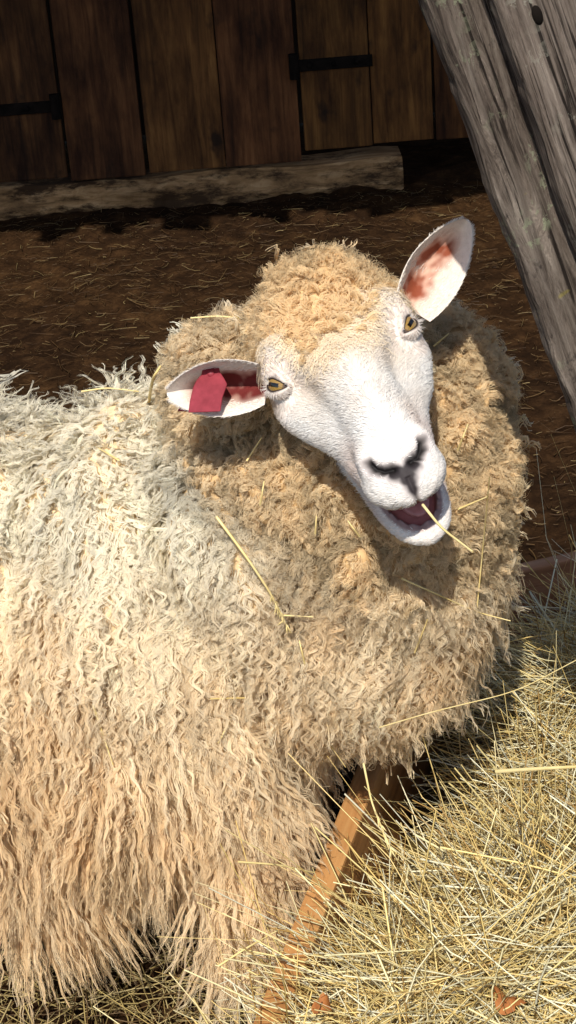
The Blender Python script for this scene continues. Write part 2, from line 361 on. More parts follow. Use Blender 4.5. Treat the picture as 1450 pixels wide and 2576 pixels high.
# ---- head frame
RR = math.radians(24.5); TT = math.radians(45)
e1c = Vector((math.cos(RR), math.sin(RR), 0)); edn = Vector((math.sin(RR), -math.cos(RR), 0)); ez = Vector((0, 0, 1))
Ac = edn*math.cos(TT)+ez*math.sin(TT); Nc = ez*math.cos(TT)-edn*math.sin(TT)
def c2w(v): return RT*v.x+UP*v.y-FW*v.z
EX, EA, EN = (np.array(c2w(v)) for v in (e1c, Ac, Nc)); HO = np.array(P(862, 905, 1.47))
def h2w(L): L = np.asarray(L, float); return HO + L[..., :1]*EX + L[..., 1:2]*EA + L[..., 2:3]*EN
def curve(s, xs_, ys_):
    g = np.linspace(xs_[0], xs_[-1], 500); v = np.interp(g, xs_, ys_); k = np.hanning(41); k /= k.sum()
    v = np.convolve(np.pad(v, 20, mode='reflect', reflect_type='odd'), k, 'valid'); return np.interp(s, g, v)
def loft(s, ht, hb, w, e, nth, topn=.0, botn=.0):
    th = np.linspace(0, 2*np.pi, nth, endpoint=False); c, sn = np.cos(th), np.sin(th)
    cx = np.sign(c)*np.abs(c)**(2/e); sx = np.sign(sn)*np.abs(sn)**(2/e)
    topn = np.broadcast_to(topn, s.shape)[:, None]; botn = np.broadcast_to(botn, s.shape)[:, None]
    mid = hb+(ht-hb)*.5
    x = w[:, None]*cx[None]*(1-topn*np.maximum(0, sx)[None]**1.5-botn*np.maximum(0, -sx)[None]**1.5)
    h = mid[:, None]+np.where(sx[None] > 0, (ht-mid)[:, None], (mid-hb)[:, None])*sx[None]
    L_ = np.stack([x, np.broadcast_to(s[:, None], x.shape), h], -1)
    n_, m_ = x.shape; ii = np.arange(n_*m_).reshape(n_, m_); j2 = np.roll(ii, -1, axis=1)
    Q_ = np.stack([ii[:-1], j2[:-1], j2[1:], ii[1:]], -1).reshape(-1, 4)
    return L_.reshape(-1, 3), Q_
u = np.linspace(0, 1, 215); s = np.where(u < .62, -.13+u/.62*.27, 0); k = (u-.62)/.38; s = np.where(u >= .62, .14+.0448*np.sin(np.clip(k, 0, 1)*np.pi/2), s)
ht = curve(s, [-.13, -.10, -.06, -.03, 0, .04, .08, .12, .15, .17, .19], [.01, .035, .053, .056, .0535, .049, .042, .031, .021, .013, .004])
hb = curve(s, [-.13, -.10, -.05, 0, .05, .09, .115, .13, .15, .17, .19], [-.03, -.075, -.10, -.095, -.082, -.072, -.064, -.051, -.041, -.035, -.031])
ww = curve(s, [-.13, -.10, -.05, -.01, .02, .05, .08, .11, .14, .165, .19], [.03, .056, .068, .0710, .0680, .0570, .0475, .0410, .0385, .0370, .0325])
k = np.clip((s-.148)/.0368, 0, 1); cap = np.maximum((1-k**2.3)**.5, .004)
k0 = np.clip((-.10-s)/.0302, 0, 1); cap *= np.maximum((1-k0**2)**.5, .02)
mid = (ht+hb)/2; ht = mid+(ht-mid)*cap; hb = mid+(hb-mid)*cap; ww *= cap
NTH = 240
HL, HQ = loft(s, ht, hb, ww, 2.30, NTH, curve(s, [-.13, 0, .06, .12, .19], [.0, .08, .28, .24, .05]), curve(s, [-.13, 0, .1, .19], [.3, .4, .15, .10]))
def gauss(L_, c, sg):
    d = (L_-np.array(c))/np.array(sg); return np.exp(-.5*(d**2).sum(1))
def mesh_normals(V_, Q_):
    fn = np.cross(V_[Q_[:, 2]]-V_[Q_[:, 0]], V_[Q_[:, 3]]-V_[Q_[:, 1]]); n_ = np.zeros_like(V_)
    for j in range(4): np.add.at(n_, Q_[:, j], fn)
    return norm(n_)
HNl = mesh_normals(HL, HQ)
ctr = np.stack([np.zeros(len(HL)), HL[:, 1], np.full(len(HL), -.02)], 1)
if (HNl*(HL-ctr)).sum() < 0: HNl = -HNl; HQ = HQ[:, ::-1]
d = np.zeros(len(HL)); ES = .012
for sx in (-1, 1):
    d += .0055*gauss(HL, (sx*.064, ES, .014), (.020, .022, .020)); d += .0120*gauss(HL, (sx*.054, ES-.019, .038), (.015, .012, .012))
    d += .007*gauss(HL, (sx*.069, ES-.014, .020), (.010, .014, .014))
    d -= .0080*gauss(HL, (sx*.050, ES+.030, .020), (.016, .014, .014)); d += .0075*gauss(HL, (sx*.056, .046, -.016), (.014, .030, .011))
    d -= .0065*gauss(HL, (sx*.037, .075, .018), (.010, .030, .012)); d -= .005*gauss(HL, (sx*.048, .085, -.038), (.014, .028, .014))
    d += .001*gauss(HL, (sx*.022, .166, -.020), (.013, .012, .012)); d += .0055*gauss(HL, (sx*.0285, .143, .013), (.007, .010, .007))
    d -= .0055*gauss(HL, (sx*.040, .130, -.002), (.01, .016, .012))
d += .0035*np.exp(-(HL[:, 0]/.014)**2)*sstep(.0, .03, HL[:, 1])*sstep(.14, .10, HL[:, 1])*(HL[:, 2] > 0)
d -= .0040*gauss(HL, (0, .012, .052), (.012, .020, .02))
lump = np.array([noise.noise(Vector(q)*38) for q in HL]); d += .0016*lump*sstep(.15, .12, HL[:, 1])
wr = np.array([noise.noise(Vector((q[0]*160, q[1]*50, q[2]*160))) for q in HL]); d += .0007*wr*sstep(.10, .14, HL[:, 1])
def seg2(L_, a, b_):
    p = L_[:, :2]; a = np.array(a); b_ = np.array(b_); t_ = np.clip(((p-a)@(b_-a))/((b_-a)@(b_-a)), 0, 1); return np.linalg.norm(p-a-t_[:, None]*(b_-a), axis=1)
up_ok = (HL[:, 2] > -.010)
dn = np.full(len(HL), 1.); nos = np.full(len(HL), 1.)
for sx in (-1, 1):
    q = np.minimum(np.minimum(seg2(HL, (sx*.0245, .1505), (sx*.0228, .1565)), seg2(HL, (sx*.0228, .1565), (sx*.017, .1630))), seg2(HL, (sx*.017, .1630), (sx*.0085, .1655))); dn = np.minimum(dn, q-.0036); nos = np.minimum(nos, q)
    d -= np.where(up_ok, .0085*np.exp(-(q/.0034)**2), 0)
    dn = np.minimum(dn, seg2(HL, (sx*.010, .1670), (0, .1715))-.0056); dn = np.minimum(dn, seg2(HL, (sx*.003, .172), (0, .177))-.0054)
fr = (HL[:, 1] > .174) & (HL[:, 2] > -.026)
dn = dn+.0012*np.array([noise.noise(Vector(q)*200) for q in HL])
dn = np.where(up_ok, dn, 1.)
ph = np.abs(HL[:, 0]) - np.interp(HL[:, 2], [-.026, -.018, -.010, -.004, .02], [-.002, .0002, .0013, .0046, .0058]); dn = np.where(fr, np.minimum(dn, ph), dn)
d -= np.where(fr, .0018*np.exp(-(HL[:, 0]/.0020)**2), 0)
HL = HL+HNl*d[:, None]
nose = 1-sstep(-.0026, .0024, dn)
x_, s_, h_ = HL.T
hcol = np.empty((len(HL), 3)); hcol[:] = (.86, .82, .78)
fore = (1-sstep(.01, .095, s_))*np.exp(-(x_/.042)**2)*(h_ > 0)
hcol = hcol*(1-.75*fore[:, None])+np.array([.78, .60, .40])*.75*fore[:, None]
side_t = (1-sstep(.0, .06, s_))*sstep(.0, -.05, h_); hcol = hcol*(1-.4*side_t[:, None])+np.array([.7, .55, .4])*.4*side_t[:, None]
near_nose = (1-sstep(-.001, .010, dn))*.60; hcol = hcol*(1-near_nose[:, None])+np.array([.44, .36, .36])*near_nose[:, None]
ncol = np.array([.038, .030, .032])+(np.array([.005, .0035, .004])-np.array([.038, .030, .032]))*np.exp(-(nos/.0036)**2)[:, None]
hcol = hcol*(1-nose[:, None])+ncol*nose[:, None]
hbv = np.repeat(hb, NTH); und = sstep(.006, .002, h_-hbv)*(s_ > .120)*(s_ < .182); hcol = hcol*(1-und[:, None])+np.array([.24, .085, .085])*und[:, None]
def wool_lim(L_):
    x = L_[:, 0]; return .010+.014*np.exp(-((x+.008)/.026)**2)-.038*sstep(.030, .050, np.abs(x))
def wool_head(L_):
    x, s, h = L_.T
    topw = (h > .012)*sstep(.018, -.016, s-wool_lim(L_))
    sidew = (h <= .03)*sstep(.0, -.02, s+.040+np.where(h < -.03, -.02, 0))
    return np.clip(np.maximum(topw, sidew), 0, 1)
hw = wool_head(HL); hcol = hcol*(1-hw[:, None])+np.array([.74, .52, .28])*hw[:, None]
parts = [(BV2, BQ, bcol), (h2w(HL), HQ, hcol)]
# ---- lower jaw
JW_ = .0310
sj = np.concatenate([np.linspace(.03, .13, 40), .13+.0377*np.sin(np.linspace(.05, 1, 40)*np.pi/2)])
tj = curve(sj, [.03, .07, .10, .13, .15, .172], [-.062, -.060, -.060, -.0645, -.0705, -.0750]); bj = curve(sj, [.03, .07, .10, .13, .15, .172], [-.088, -.091, -.094, -.102, -.105, -.103]); wj = curve(sj, [.03, .07, .10, .13, .15, .172], [.042, .037, .0335, .0315, JW_, .0295])
k = np.clip((sj-.120)/.0477, 0, 1); cap = np.maximum((1-k**2.1)**.5, .004); mj = (tj+bj)/2; tj2 = mj+(tj-mj)*np.maximum(cap, .01)**.50; bj2 = mj+(bj-mj)*cap; wj2 = wj*cap
JL, JQ = loft(sj, tj2, bj2, wj2, 2.2, 150, 0, .3)
jx, js, jh = JL.T.copy(); tv = np.repeat(tj2, 150)
ex_ = np.sqrt((jx/JW_)**2+np.maximum(0, (js-.114)/.0525)**2)
inner = sstep(.82, .66, ex_)*(jh > -.088)
JL[:, 2] -= inner*.010
gum = .0014*np.sin(np.arctan2(js-.114, jx)*22)*np.exp(-((ex_-.80)/.07)**2)*(jh > -.088); JL[:, 2] += gum
lw = np.array([noise.noise(Vector(q)*150) for q in JL]); JL[:, 2] += .0008*lw
shf = sstep(.05, .15, js); JL[:, 0] += .0015*shf; JL[:, 2] -= .06*jx*shf
jcol = np.empty((len(JL), 3)); jcol[:] = (.90, .81, .74); rim = sstep(.97, .87, ex_)*(jh > -.090)
jcol = jcol*(1-rim[:, None])+np.array([.32, .21, .20])*rim[:, None]; jcol = jcol*(1-inner[:, None])+np.array([.38, .13, .12])*inner[:, None]
parts.append((h2w(JL), JQ, jcol))
# ---- eyelids
def onb(look, ax):
    z = look/np.linalg.norm(look); x = ax-z*(ax@z); x /= np.linalg.norm(x); return x, np.cross(z, x), z
EYES = []; LIDF = []; ER = .0132
for sx in (-1, 1):
    E = np.array([sx*.0592, ES+.003, .0145]); X_, Y_, Z_ = onb(np.array([sx*.64, .24, .73]), np.array([-sx*.66, .70, 0]))
    if Y_[1] > 0: Y_ = -Y_        # Y_ towards the brow
    EYES.append((E, X_, Y_, Z_))
    nph, nr = 72, 18; ph = np.linspace(0, 2*np.pi, nph, endpoint=False)
    vb = np.where(np.sin(ph) > 0, math.radians(17), math.radians(26))
    ri = 1/((np.abs(np.cos(ph))/math.radians(60))**1.45+(np.abs(np.sin(ph))/vb)**1.45)**(1/1.45)
    V = []; C = []
    for r_ in range(nr):
        t = r_/(nr-1); ang = ri+(math.radians(100)-ri)*t**1.1; fold = .0014*np.exp(-((t-.30)/.12)**2)*(1+.9*np.sin(ph))
        rad = (ER+.0003+.0013*min(1, t*8)+fold+.0005*math.sin(min(1, t*2)*math.pi)-.003*t**2)[:, None]
        V.append(E+rad*(np.sin(ang)[:, None]*(np.cos(ph)[:, None]*X_+np.sin(ph)[:, None]*Y_)+np.cos(ang)[:, None]*Z_))
        kk = sstep(.06, .18, t); C.append(np.tile(np.array([.03, .018, .015])*(1-kk)+np.array([.78, .67, .60])*kk, (nph, 1)))
    V = np.concatenate(V); C = np.concatenate(C); ii = np.arange(nr*nph).reshape(nr, nph); j2 = np.roll(ii, -1, 1)
    Q = np.stack([ii[:-1], j2[:-1], j2[1:], ii[1:]], -1).reshape(-1, 4); parts.append((h2w(V), Q, C))
    LIDF.append((h2w(V).reshape(nr, nph, 3), h2w(E)))
# ---- ears
EARS = []
def ear(base, tip, side_px, Wd, cupd, inner_col, twist=0, seed=1.3, fill=1.05, sa=1.5):
    B = np.array(base); T_ = np.array(tip); ax = T_-B; Ln = np.linalg.norm(ax); ax /= Ln
    toc = norm(np.array(CAM)-B); sd = np.cross(ax, toc); sd = norm(sd)
    if sd@np.array(c2w(Vector(side_px))) < 0: sd = -sd
    nr_ = np.cross(sd, ax); nr_ = nr_ if nr_@toc > 0 else -nr_
    ct, st_ = math.cos(twist), math.sin(twist); sd, nr_ = sd*ct+nr_*st_, nr_*ct-sd*st_
    nu, nv_ = 48, 41; U_, V_ = np.meshgrid(np.linspace(0, 1, nu), np.linspace(-1, 1, nv_), indexing='ij')
    w_ = Wd*.5*(np.sin(np.pi*np.clip(.22+.78*U_, 0, 1)**.9)**.62)*(1-.12*U_); w_ = np.where(U_ > .995, .0012, np.maximum(w_, .0012))
    wob = np.array([noise.noise(Vector((a*3, b_*2, seed+8))) for a, b_ in zip(U_.ravel(), V_.ravel())]).reshape(U_.shape)*.003*np.sin(np.pi*U_)
    def surf(off):
        cupz = cupd*(np.abs(V_)**2.0)*np.sin(np.pi*np.clip(.3+.7*U_, 0, 1))**.7+.018*np.sin(np.pi*U_)*-1+wob
        narrow = 1-.25*(1-U_)**2
        return B+ax*(Ln*U_)[..., None]+sd*(w_*V_*narrow)[..., None]+nr_*(cupz+off*(1-.6*V_**4))[..., None]
    F_, K_ = surf(0).reshape(-1, 3), surf(-.0075).reshape(-1, 3)
    ii = np.arange(nu*nv_).reshape(nu, nv_); Q1 = np.stack([ii[:-1, :-1], ii[1:, :-1], ii[1:, 1:], ii[:-1, 1:]], -1).reshape(-1, 4); off = nu*nv_
    Q2 = Q1[:, ::-1]+off; e = [np.stack([ii[:-1, j], ii[1:, j], ii[1:, j]+off, ii[:-1, j]+off], 1) for j in (0, -1)]; e.append(np.stack([ii[-1, :-1], ii[-1, 1:], ii[-1, 1:]+off, ii[-1, :-1]+off], 1))
    m_ = np.exp(-((V_+.12)/.56)**4)*sstep(.92, .62, U_)
    spot = np.array([noise.noise(Vector((a*5, b_*2.2, seed)))+.6*noise.noise(Vector((a*14, b_*6, seed+4))) for a, b_ in zip(U_.ravel(), V_.ravel())])
    mp = np.clip(m_.ravel()*.9, 0, 1)[:, None]; m_ = np.clip(m_.ravel()*(fill+sa*spot), 0, 1)
    cf = np.array([.90, .81, .72])*(1-mp)+np.array([.76, .46, .34])*mp; cf = cf*(1-m_[:, None])+np.array(inner_col)*m_[:, None]; cb = np.tile([.86, .74, .63], (off, 1))
    EARS.append((F_.reshape(nu, nv_, 3), ax, sd, nr_, m_.reshape(nu, nv_)))
    parts.append((np.concatenate([F_, K_]), np.concatenate([Q1, Q2]+e), np.concatenate([cf, cb])))
ear(P(1024, 772, 1.50), P(1178, 552, 1.49), (1, -.6, 0), .063, .034, (.27, .065, .03), math.radians(-12), 1.3, .80, 1.2)
ear(P(668, 954, 1.475), P(420, 990, 1.485), (0, 1, 0), .060, .044, (.16, .024, .022), math.radians(6), 2.7, 1.05, .8)
# ---- join
offs = 0; Vs, Qs, Cs = [], [], []
for V, Q, C in parts: Vs.append(V); Qs.append(Q+offs); Cs.append(C); offs += len(V)
me = mesh_np('body', np.concatenate(Vs), np.concatenate(Qs), np.concatenate(Cs)); me.validate()
bm = bmesh.new(); bm.from_mesh(me); bmesh.ops.recalc_face_normals(bm, faces=bm.faces); bm.to_mesh(me); bm.free()
body = link('body', me, 'skin', sheep)
# ---- eyes
for (E, X_, Y_, Z_), sx in zip(EYES, (-1, 1)):
    nph, nr = 120, 90; ph = np.linspace(0, 2*np.pi, nph, endpoint=False); th = np.linspace(.005, np.pi-.005, nr)
    TH, PH = np.meshgrid(th, ph, indexing='ij'); lx, ly, lz = np.sin(TH)*np.cos(PH), np.sin(TH)*np.sin(PH), np.cos(TH)
    rr = ER+.0006*np.exp(-(TH/.5)**2)
    V = E+rr[..., None]*(lx[..., None]*X_+ly[..., None]*Y_+lz[..., None]*Z_); C = np.empty(V.shape); C[:] = (.07, .04, .025)
    iris = (TH < math.radians(52)); st = .8+.25*np.sin(PH*23)*np.sin(PH*7); C[iris] = (np.array([.36, .215, .058])*st[iris][:, None])
    C[(TH > math.radians(46)) & iris] = (.12, .065, .025)
    pup = (np.abs(lx) < .50) & (np.abs(ly+.05) < .14) & (lz > 0); C[pup] = (.006, .005, .005)
    V = V.reshape(-1, 3); ii = np.arange(len(V)).reshape(nr, nph); j2 = np.roll(ii, -1, 1); Q = np.stack([ii[:-1], j2[:-1], j2[1:], ii[1:]], -1).reshape(-1, 4)
    link('eye', mesh_np('eye', h2w(V), Q, C.reshape(-1, 3)), 'eye', sheep)
# ---- tongue
bm = bmesh.new(); bmesh.ops.create_uvsphere(bm, u_segments=24, v_segments=14, radius=1)
L_ = np.array([v.co[:] for v in bm.verts]); Wp = h2w(L_*np.array([.015, .033, .006])+np.array([.003, .117, -.0715]))
for v, p in zip(bm.verts, Wp): v.co = p
link('tongue', bm_mesh(bm, 'tongue', True), 'tongue', sheep)
# ---- ear tag
tz = 1.452
outl = [(474, 1038), (555, 1035), (560, 1000), (572, 966), (562, 948), (554, 936), (551, 922), (536, 913), (518, 915), (510, 926), (507, 942), (495, 956), (486, 975), (478, 1008)]
bm = bmesh.new(); f_ = bm.faces.new([bm.verts.new(P(a, b_, tz+.022*(1036-b_)/120.+.008*(567-a)/90)) for a, b_ in outl]); r = bmesh.ops.extrude_face_region(bm, geom=[f_])
for v in r['geom']:
    if isinstance(v, bmesh.types.BMVert): v.co += FW*.0022
bmesh.ops.bevel(bm, geom=list(bm.edges), offset=.0006, segments=1, affect='EDGES')
tg = link('ear_tag', bm_mesh(bm, 'ear_tag'), 'tag', sheep)
bm = bmesh.new(); bmesh.ops.create_uvsphere(bm, u_segments=16, v_segments=10, radius=1, matrix=Matrix.Translation(P(531, 940, tz+.020)) @ CAMROT @ Matrix.Diagonal((.0032, .0032, .0012, 1)))
link('stud', bm_mesh(bm, 'stud', True), 'tag', tg)
bm = bmesh.new(); f_ = bm.faces.new([bm.verts.new(P(a, b_, 1.515)) for a, b_ in [(447, 1034), (478, 1036), (492, 985), (468, 985)]]); r = bmesh.ops.extrude_face_region(bm, geom=[f_])
for v in r['geom']:
    if isinstance(v, bmesh.types.BMVert): v.co += FW*.002
link('backing_plate', bm_mesh(bm, 'backing_plate'), 'tag', tg)

# ---- fleece
AV = np.concatenate([BV2, h2w(HL)]); AQ = np.concatenate([BQ, HQ+len(BV2)])
bvh = BVHTree.FromPolygons([tuple(v) for v in AV], [tuple(int(i) for i in dict.fromkeys(q.tolist())) for q in AQ])
wv = np.concatenate([np.where(BV2[:, 2] > .14, 1, 0), hw]); cav_shadeA = np.concatenate([cav_shade, np.ones(len(HL))])
AN = mesh_normals(AV, AQ)
if (AN[:len(BV2)]*BN).sum() < 0: AN[:len(BV2)] *= -1
hn = AN[len(BV2):]; hc = h2w(ctr)
if (hn*(AV[len(BV2):]-hc)).sum() < 0: AN[len(BV2):] *= -1
camp = np.array(CAM)
def sample(V_, Q_, nrm, wgt, n, extra=None):
    area = .5*np.linalg.norm(np.cross(V_[Q_[:, 2]]-V_[Q_[:, 0]], V_[Q_[:, 3]]-V_[Q_[:, 1]]), axis=1)*wgt[Q_].mean(1)
    f = rng.choice(len(Q_), n, p=area/area.sum()); a, b_ = rng.random((2, n, 1)); q = Q_[f]
    lerp = lambda A: (A[q[:, 0]]*(1-a)+A[q[:, 1]]*a)*(1-b_)+(A[q[:, 3]]*(1-a)+A[q[:, 2]]*a)*b_
    if extra is not None: return lerp(V_), norm(lerp(nrm)), lerp(extra[:, None])[:, 0]
    return lerp(V_), norm(lerp(nrm))
def thin(p, cell):
    k = np.floor(p/cell).astype(np.int64); h = k[:, 0]*73856093 ^ k[:, 1]*19349663 ^ k[:, 2]*83492791; _, i = np.unique(h, return_index=True); return np.sort(i)
def upsample(A, idx, uu):
    Kp = A.shape[1]; f = np.clip(uu*(Kp-1), 0, Kp-1.001); i0 = f.astype(int); fr_ = (f-i0)[..., None]
    t1 = A[idx[:, None], i0]; t2 = A[idx[:, None], i0+1]; t0 = A[idx[:, None], np.maximum(i0-1, 0)]; t3 = A[idx[:, None], np.minimum(i0+2, Kp-1)]
    return .5*((2*t1)+(-t0+t2)*fr_+(2*t0-5*t1+4*t2-t3)*fr_**2+(-t0+3*t1-3*t2+t3)*fr_**3)
def grow(roots, nrms, length, lift, grav, off, steps, jit, flowy):
    paths = np.empty((len(roots), steps, 3)); pn = np.empty_like(paths); gv = Vector((0, 0, -1))
    for i in range(len(roots)):
        p = Vector(roots[i]); n_ = Vector(nrms[i]); rv = Vector(rng.normal(size=3))*jit
        for fq, am in ((8, 1), (26, .8)):
            nn3 = p*fq; rv += Vector((noise.noise(nn3), noise.noise(nn3+Vector((7, 1, 4))), noise.noise(nn3+Vector((2, 9, 5)))*.6))*flowy*am
        st_ = length[i]/(steps-1); tg_ = gv-n_*gv.dot(n_); d_ = (n_*lift+tg_*grav+rv).normalized()
        paths[i, 0] = p-n_*.002; pn[i, 0] = n_
        for k in range(1, steps):
            g_ = gv*grav+Vector((0, -.25, 0))*abs(n_.z)*grav; g_ = g_-n_*min(0, g_.dot(n_))
            d_ = (d_*.62+(g_+rv*.6+n_*.12)*.38).normalized(); p = p+d_*st_
            q, nn, _, ds = bvh.find_nearest(p, .06)
            if q is not None:
                out = nn if nn.dot(n_) > -.2 else -nn; sd_ = (p-q).dot(out); want = off[i]*min(1, k/2.)
                if sd_ < want: p = p+out*(want-sd_)
                n_ = (n_*.5+out*.5).normalized()
            if p.z < .012: p.z = .012
            paths[i, k] = p; pn[i, k] = n_
    return paths, pn
def locks(paths, pn, ns, K, width, amp, wl, rad, conv, col, length, helix, rootdark, phj=.5):
    M_ = len(paths); idx = np.repeat(np.arange(M_), ns); n_ = len(idx); lf = rng.uniform(.68, 1.1, n_); lf = np.minimum(lf, 1)
    t = np.linspace(0, 1, K)[None]; uu = lf[:, None]*t
    p = upsample(paths, idx, uu); nr_ = norm(upsample(pn, idx, uu)); T_ = norm(np.gradient(p, axis=1)); S_ = norm(np.cross(T_, nr_)); B_ = np.cross(S_, T_)
    radv = (rad*rng.uniform(.6, 1.6, M_))[idx]; r_ = radv*np.sqrt(rng.random(n_)); an = rng.uniform(0, 2*np.pi, n_); cv = (1-conv*t)
    amp = np.broadcast_to(amp, (M_,)); wl = np.broadcast_to(wl, (M_,))
    ph = (rng.uniform(0, 2*np.pi, M_)[idx]+rng.normal(0, phj, n_))[:, None]; L_ = length[idx][:, None]; w_ = (wl*rng.uniform(.7, 1.5, M_))[idx][:, None]
    am = (amp*rng.uniform(.35, 1.45, M_))[idx][:, None]*np.minimum(1, t*2.5)*rng.uniform(.7, 1.25, (n_, 1)); pa = ph+2*np.pi*uu*L_/w_+.7*np.sin(uu*5+ph)
    p = p+S_*((r_*np.cos(an))[:, None]*cv+am*np.sin(pa))[..., None]+B_*((r_*.7*np.abs(np.sin(an)))[:, None]*cv+helix*am*np.cos(pa)+helix*am)[..., None]
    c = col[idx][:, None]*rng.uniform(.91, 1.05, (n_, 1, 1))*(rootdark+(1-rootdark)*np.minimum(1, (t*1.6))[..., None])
    wdt = width*rng.uniform(.5, 1.25, (n_, 1))*(1-.65*t**1.5)
    return ribbons(p, nr_, wdt*np.ones_like(t), c)
R_, NR_, CV_ = sample(AV, AQ, AN, wv, 170000, cav_shadeA)
vis = ((camp-R_)/np.linalg.norm(camp-R_, axis=1, keepdims=True)*NR_).sum(1)
inview = (vis > -.35) & (R_[:, 0] > -.36)
zcr = zone_curly(R_); zn = zcr+rng.normal(0, .10, len(R_))+.30*np.array([noise.noise(Vector(q)*22) for q in R_]); hl = (R_-HO)@np.stack([EX, EA, EN], 1)
isc = zn > .5
FV, FQ, FC = [], [], []; off_ = 0
def push(r):
    global off_
    V, Q, C = r; FV.append(V.astype(np.float32)); FQ.append((Q+off_).astype(np.int32)); FC.append(np.minimum(C, .985).astype(np.float32)); off_ += len(V)
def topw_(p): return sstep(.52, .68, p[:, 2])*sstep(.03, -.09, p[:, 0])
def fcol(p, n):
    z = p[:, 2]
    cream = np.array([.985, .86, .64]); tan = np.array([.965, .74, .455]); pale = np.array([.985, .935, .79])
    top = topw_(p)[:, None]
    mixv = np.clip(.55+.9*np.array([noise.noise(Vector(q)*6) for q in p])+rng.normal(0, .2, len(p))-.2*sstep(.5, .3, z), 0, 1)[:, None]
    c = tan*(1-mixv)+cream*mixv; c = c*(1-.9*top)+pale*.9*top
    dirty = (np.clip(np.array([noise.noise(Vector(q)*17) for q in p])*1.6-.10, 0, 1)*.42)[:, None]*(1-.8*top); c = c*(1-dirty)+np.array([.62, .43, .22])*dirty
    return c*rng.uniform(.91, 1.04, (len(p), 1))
# body locks: many thin wavy ones
sel = np.where(~isc & inview)[0]; sel = sel[thin(R_[sel], .0086)]; p, nn, cv0 = R_[sel], NR_[sel], CV_[sel]; zc0 = zcr[sel]
lowf = sstep(.58, .28, p[:, 2])*sstep(.06, -.12, p[:, 0]); tp = topw_(p); ln = .048+.066*lowf*rng.uniform(.7, 1.25, len(p))+rng.uniform(-.012, .016, len(p))+.036*sstep(.30, .20, p[:, 2])*sstep(-.06, -.14, p[:, 0])
ln = ln*(1-.45*sstep(.1, .7, zc0))
pa, pb = grow(p, nn, ln, .45, 1.0, rng.uniform(.001, .008, len(p)), 9, .30, .80)
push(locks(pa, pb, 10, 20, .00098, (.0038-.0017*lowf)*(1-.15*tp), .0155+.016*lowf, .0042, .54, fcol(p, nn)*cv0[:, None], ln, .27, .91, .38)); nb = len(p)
q = rng.choice(len(p), 900); pa2, pb2 = grow(p[q], nn[q], ln[q]*.9, .9, .8, rng.uniform(.006, .012, len(q)), 8, .6, .5)
push(locks(pa2, pb2, 3, 20, .0006, .004, .020, .004, .0, fcol(p[q], nn[q])*1.05, ln[q], .5, .95, 1.0))
sel = np.where(~isc & ~inview)[0]; sel = sel[thin(R_[sel], .026)]; p, nn = R_[sel], NR_[sel]; ln = np.full(len(p), .085)
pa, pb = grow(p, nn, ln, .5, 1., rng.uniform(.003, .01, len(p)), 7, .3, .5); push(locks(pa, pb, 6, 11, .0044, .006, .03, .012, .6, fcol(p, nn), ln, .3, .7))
# curly head and neck: fuzzy clumps, longer and wavier towards the trunk
sel = np.where(isc & (vis > -.40))[0]; sel = sel[thin(R_[sel], .0074)]; p, nn, cv0 = R_[sel], NR_[sel], CV_[sel]; tr = 1-sstep(.45, 1., zcr[sel]); ln = rng.uniform(.011, .020, len(p))+.013*tr
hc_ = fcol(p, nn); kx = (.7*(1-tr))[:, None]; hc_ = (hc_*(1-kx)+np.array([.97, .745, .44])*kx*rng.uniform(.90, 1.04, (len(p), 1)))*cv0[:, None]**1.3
pa, pb = grow(p, nn, ln, .80, .40, rng.uniform(.001, .004, len(p)), 6, .48, .8)
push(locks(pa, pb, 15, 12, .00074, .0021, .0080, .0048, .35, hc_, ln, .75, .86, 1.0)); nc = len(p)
q = rng.choice(len(p), 1700); pa2, pb2 = grow(p[q], nn[q], ln[q]*1.2, 1.0, .2, rng.uniform(.003, .008, len(q)), 6, .7, .3)
push(locks(pa2, pb2, 3, 15, .00045, .0032, .011, .005, .0, hc_[q]*1.08, ln[q]*1.2, .8, .95, 2.0))
sel = np.where(isc & (vis <= -.40))[0]; sel = sel[thin(R_[sel], .017)]; p, nn = R_[sel], NR_[sel]; ln = np.full(len(p), .028)
pa, pb = grow(p, nn, ln, .85, .4, rng.uniform(.002, .01, len(p)), 5, .5, .5); push(locks(pa, pb, 7, 9, .003, .004, .014, .008, .5, fcol(p, nn), ln, .7, .7))
fl = link('fleece', mesh_np('fleece', np.concatenate(FV), np.concatenate(FQ), np.concatenate(FC)), 'wool', sheep)

# ---- short white face hair
HW = h2w(HL); HNw = AN[len(BV2):]
fw = (1-hw)*(s_ > -.06)*sstep(.0000, .0045, dn)*(1-.95*und)
n = 32000; fr_p, fr_n = sample(HW, HQ, HNw, fw, n)
JW = h2w(JL); JN = mesh_normals(JW, JQ); jc = h2w(np.stack([np.zeros(len(JL)), JL[:, 1], np.full(len(JL), -.09)], 1))
if (JN*(JW-jc)).sum() < 0: JN = -JN
jp, jn = sample(JW, JQ, JN, (1-rim)*(JL[:, 1] > .05), 4500); fr_p = np.concatenate([fr_p, jp]); fr_n = np.concatenate([fr_n, jn]); n = len(fr_p)
loc = (fr_p-HO)@np.stack([EX, EA, EN], 1)
flow = -EA*.7+EX*(loc[:, :1]*16)-EN*.35+rng.normal(0, .24, (n, 3)); mz = sstep(.115, .15, loc[:, 1])[:, None]; flow = flow*(1-mz)+(-EA*.8+EX*np.sign(loc[:, :1])*.7-EN*.3+rng.normal(0, .3, (n, 3)))*mz
flow = norm(flow-fr_n*(flow*fr_n).sum(1, keepdims=True)); ln = (.009-.0062*mz[:, 0])*rng.uniform(.6, 1.2, n)
eyed = np.minimum(np.linalg.norm(loc-EYES[0][0], axis=1), np.linalg.norm(loc-EYES[1][0], axis=1)); ln = np.where(eyed < .0152, .0005, np.where(eyed < .0205, np.minimum(ln, .004), ln))
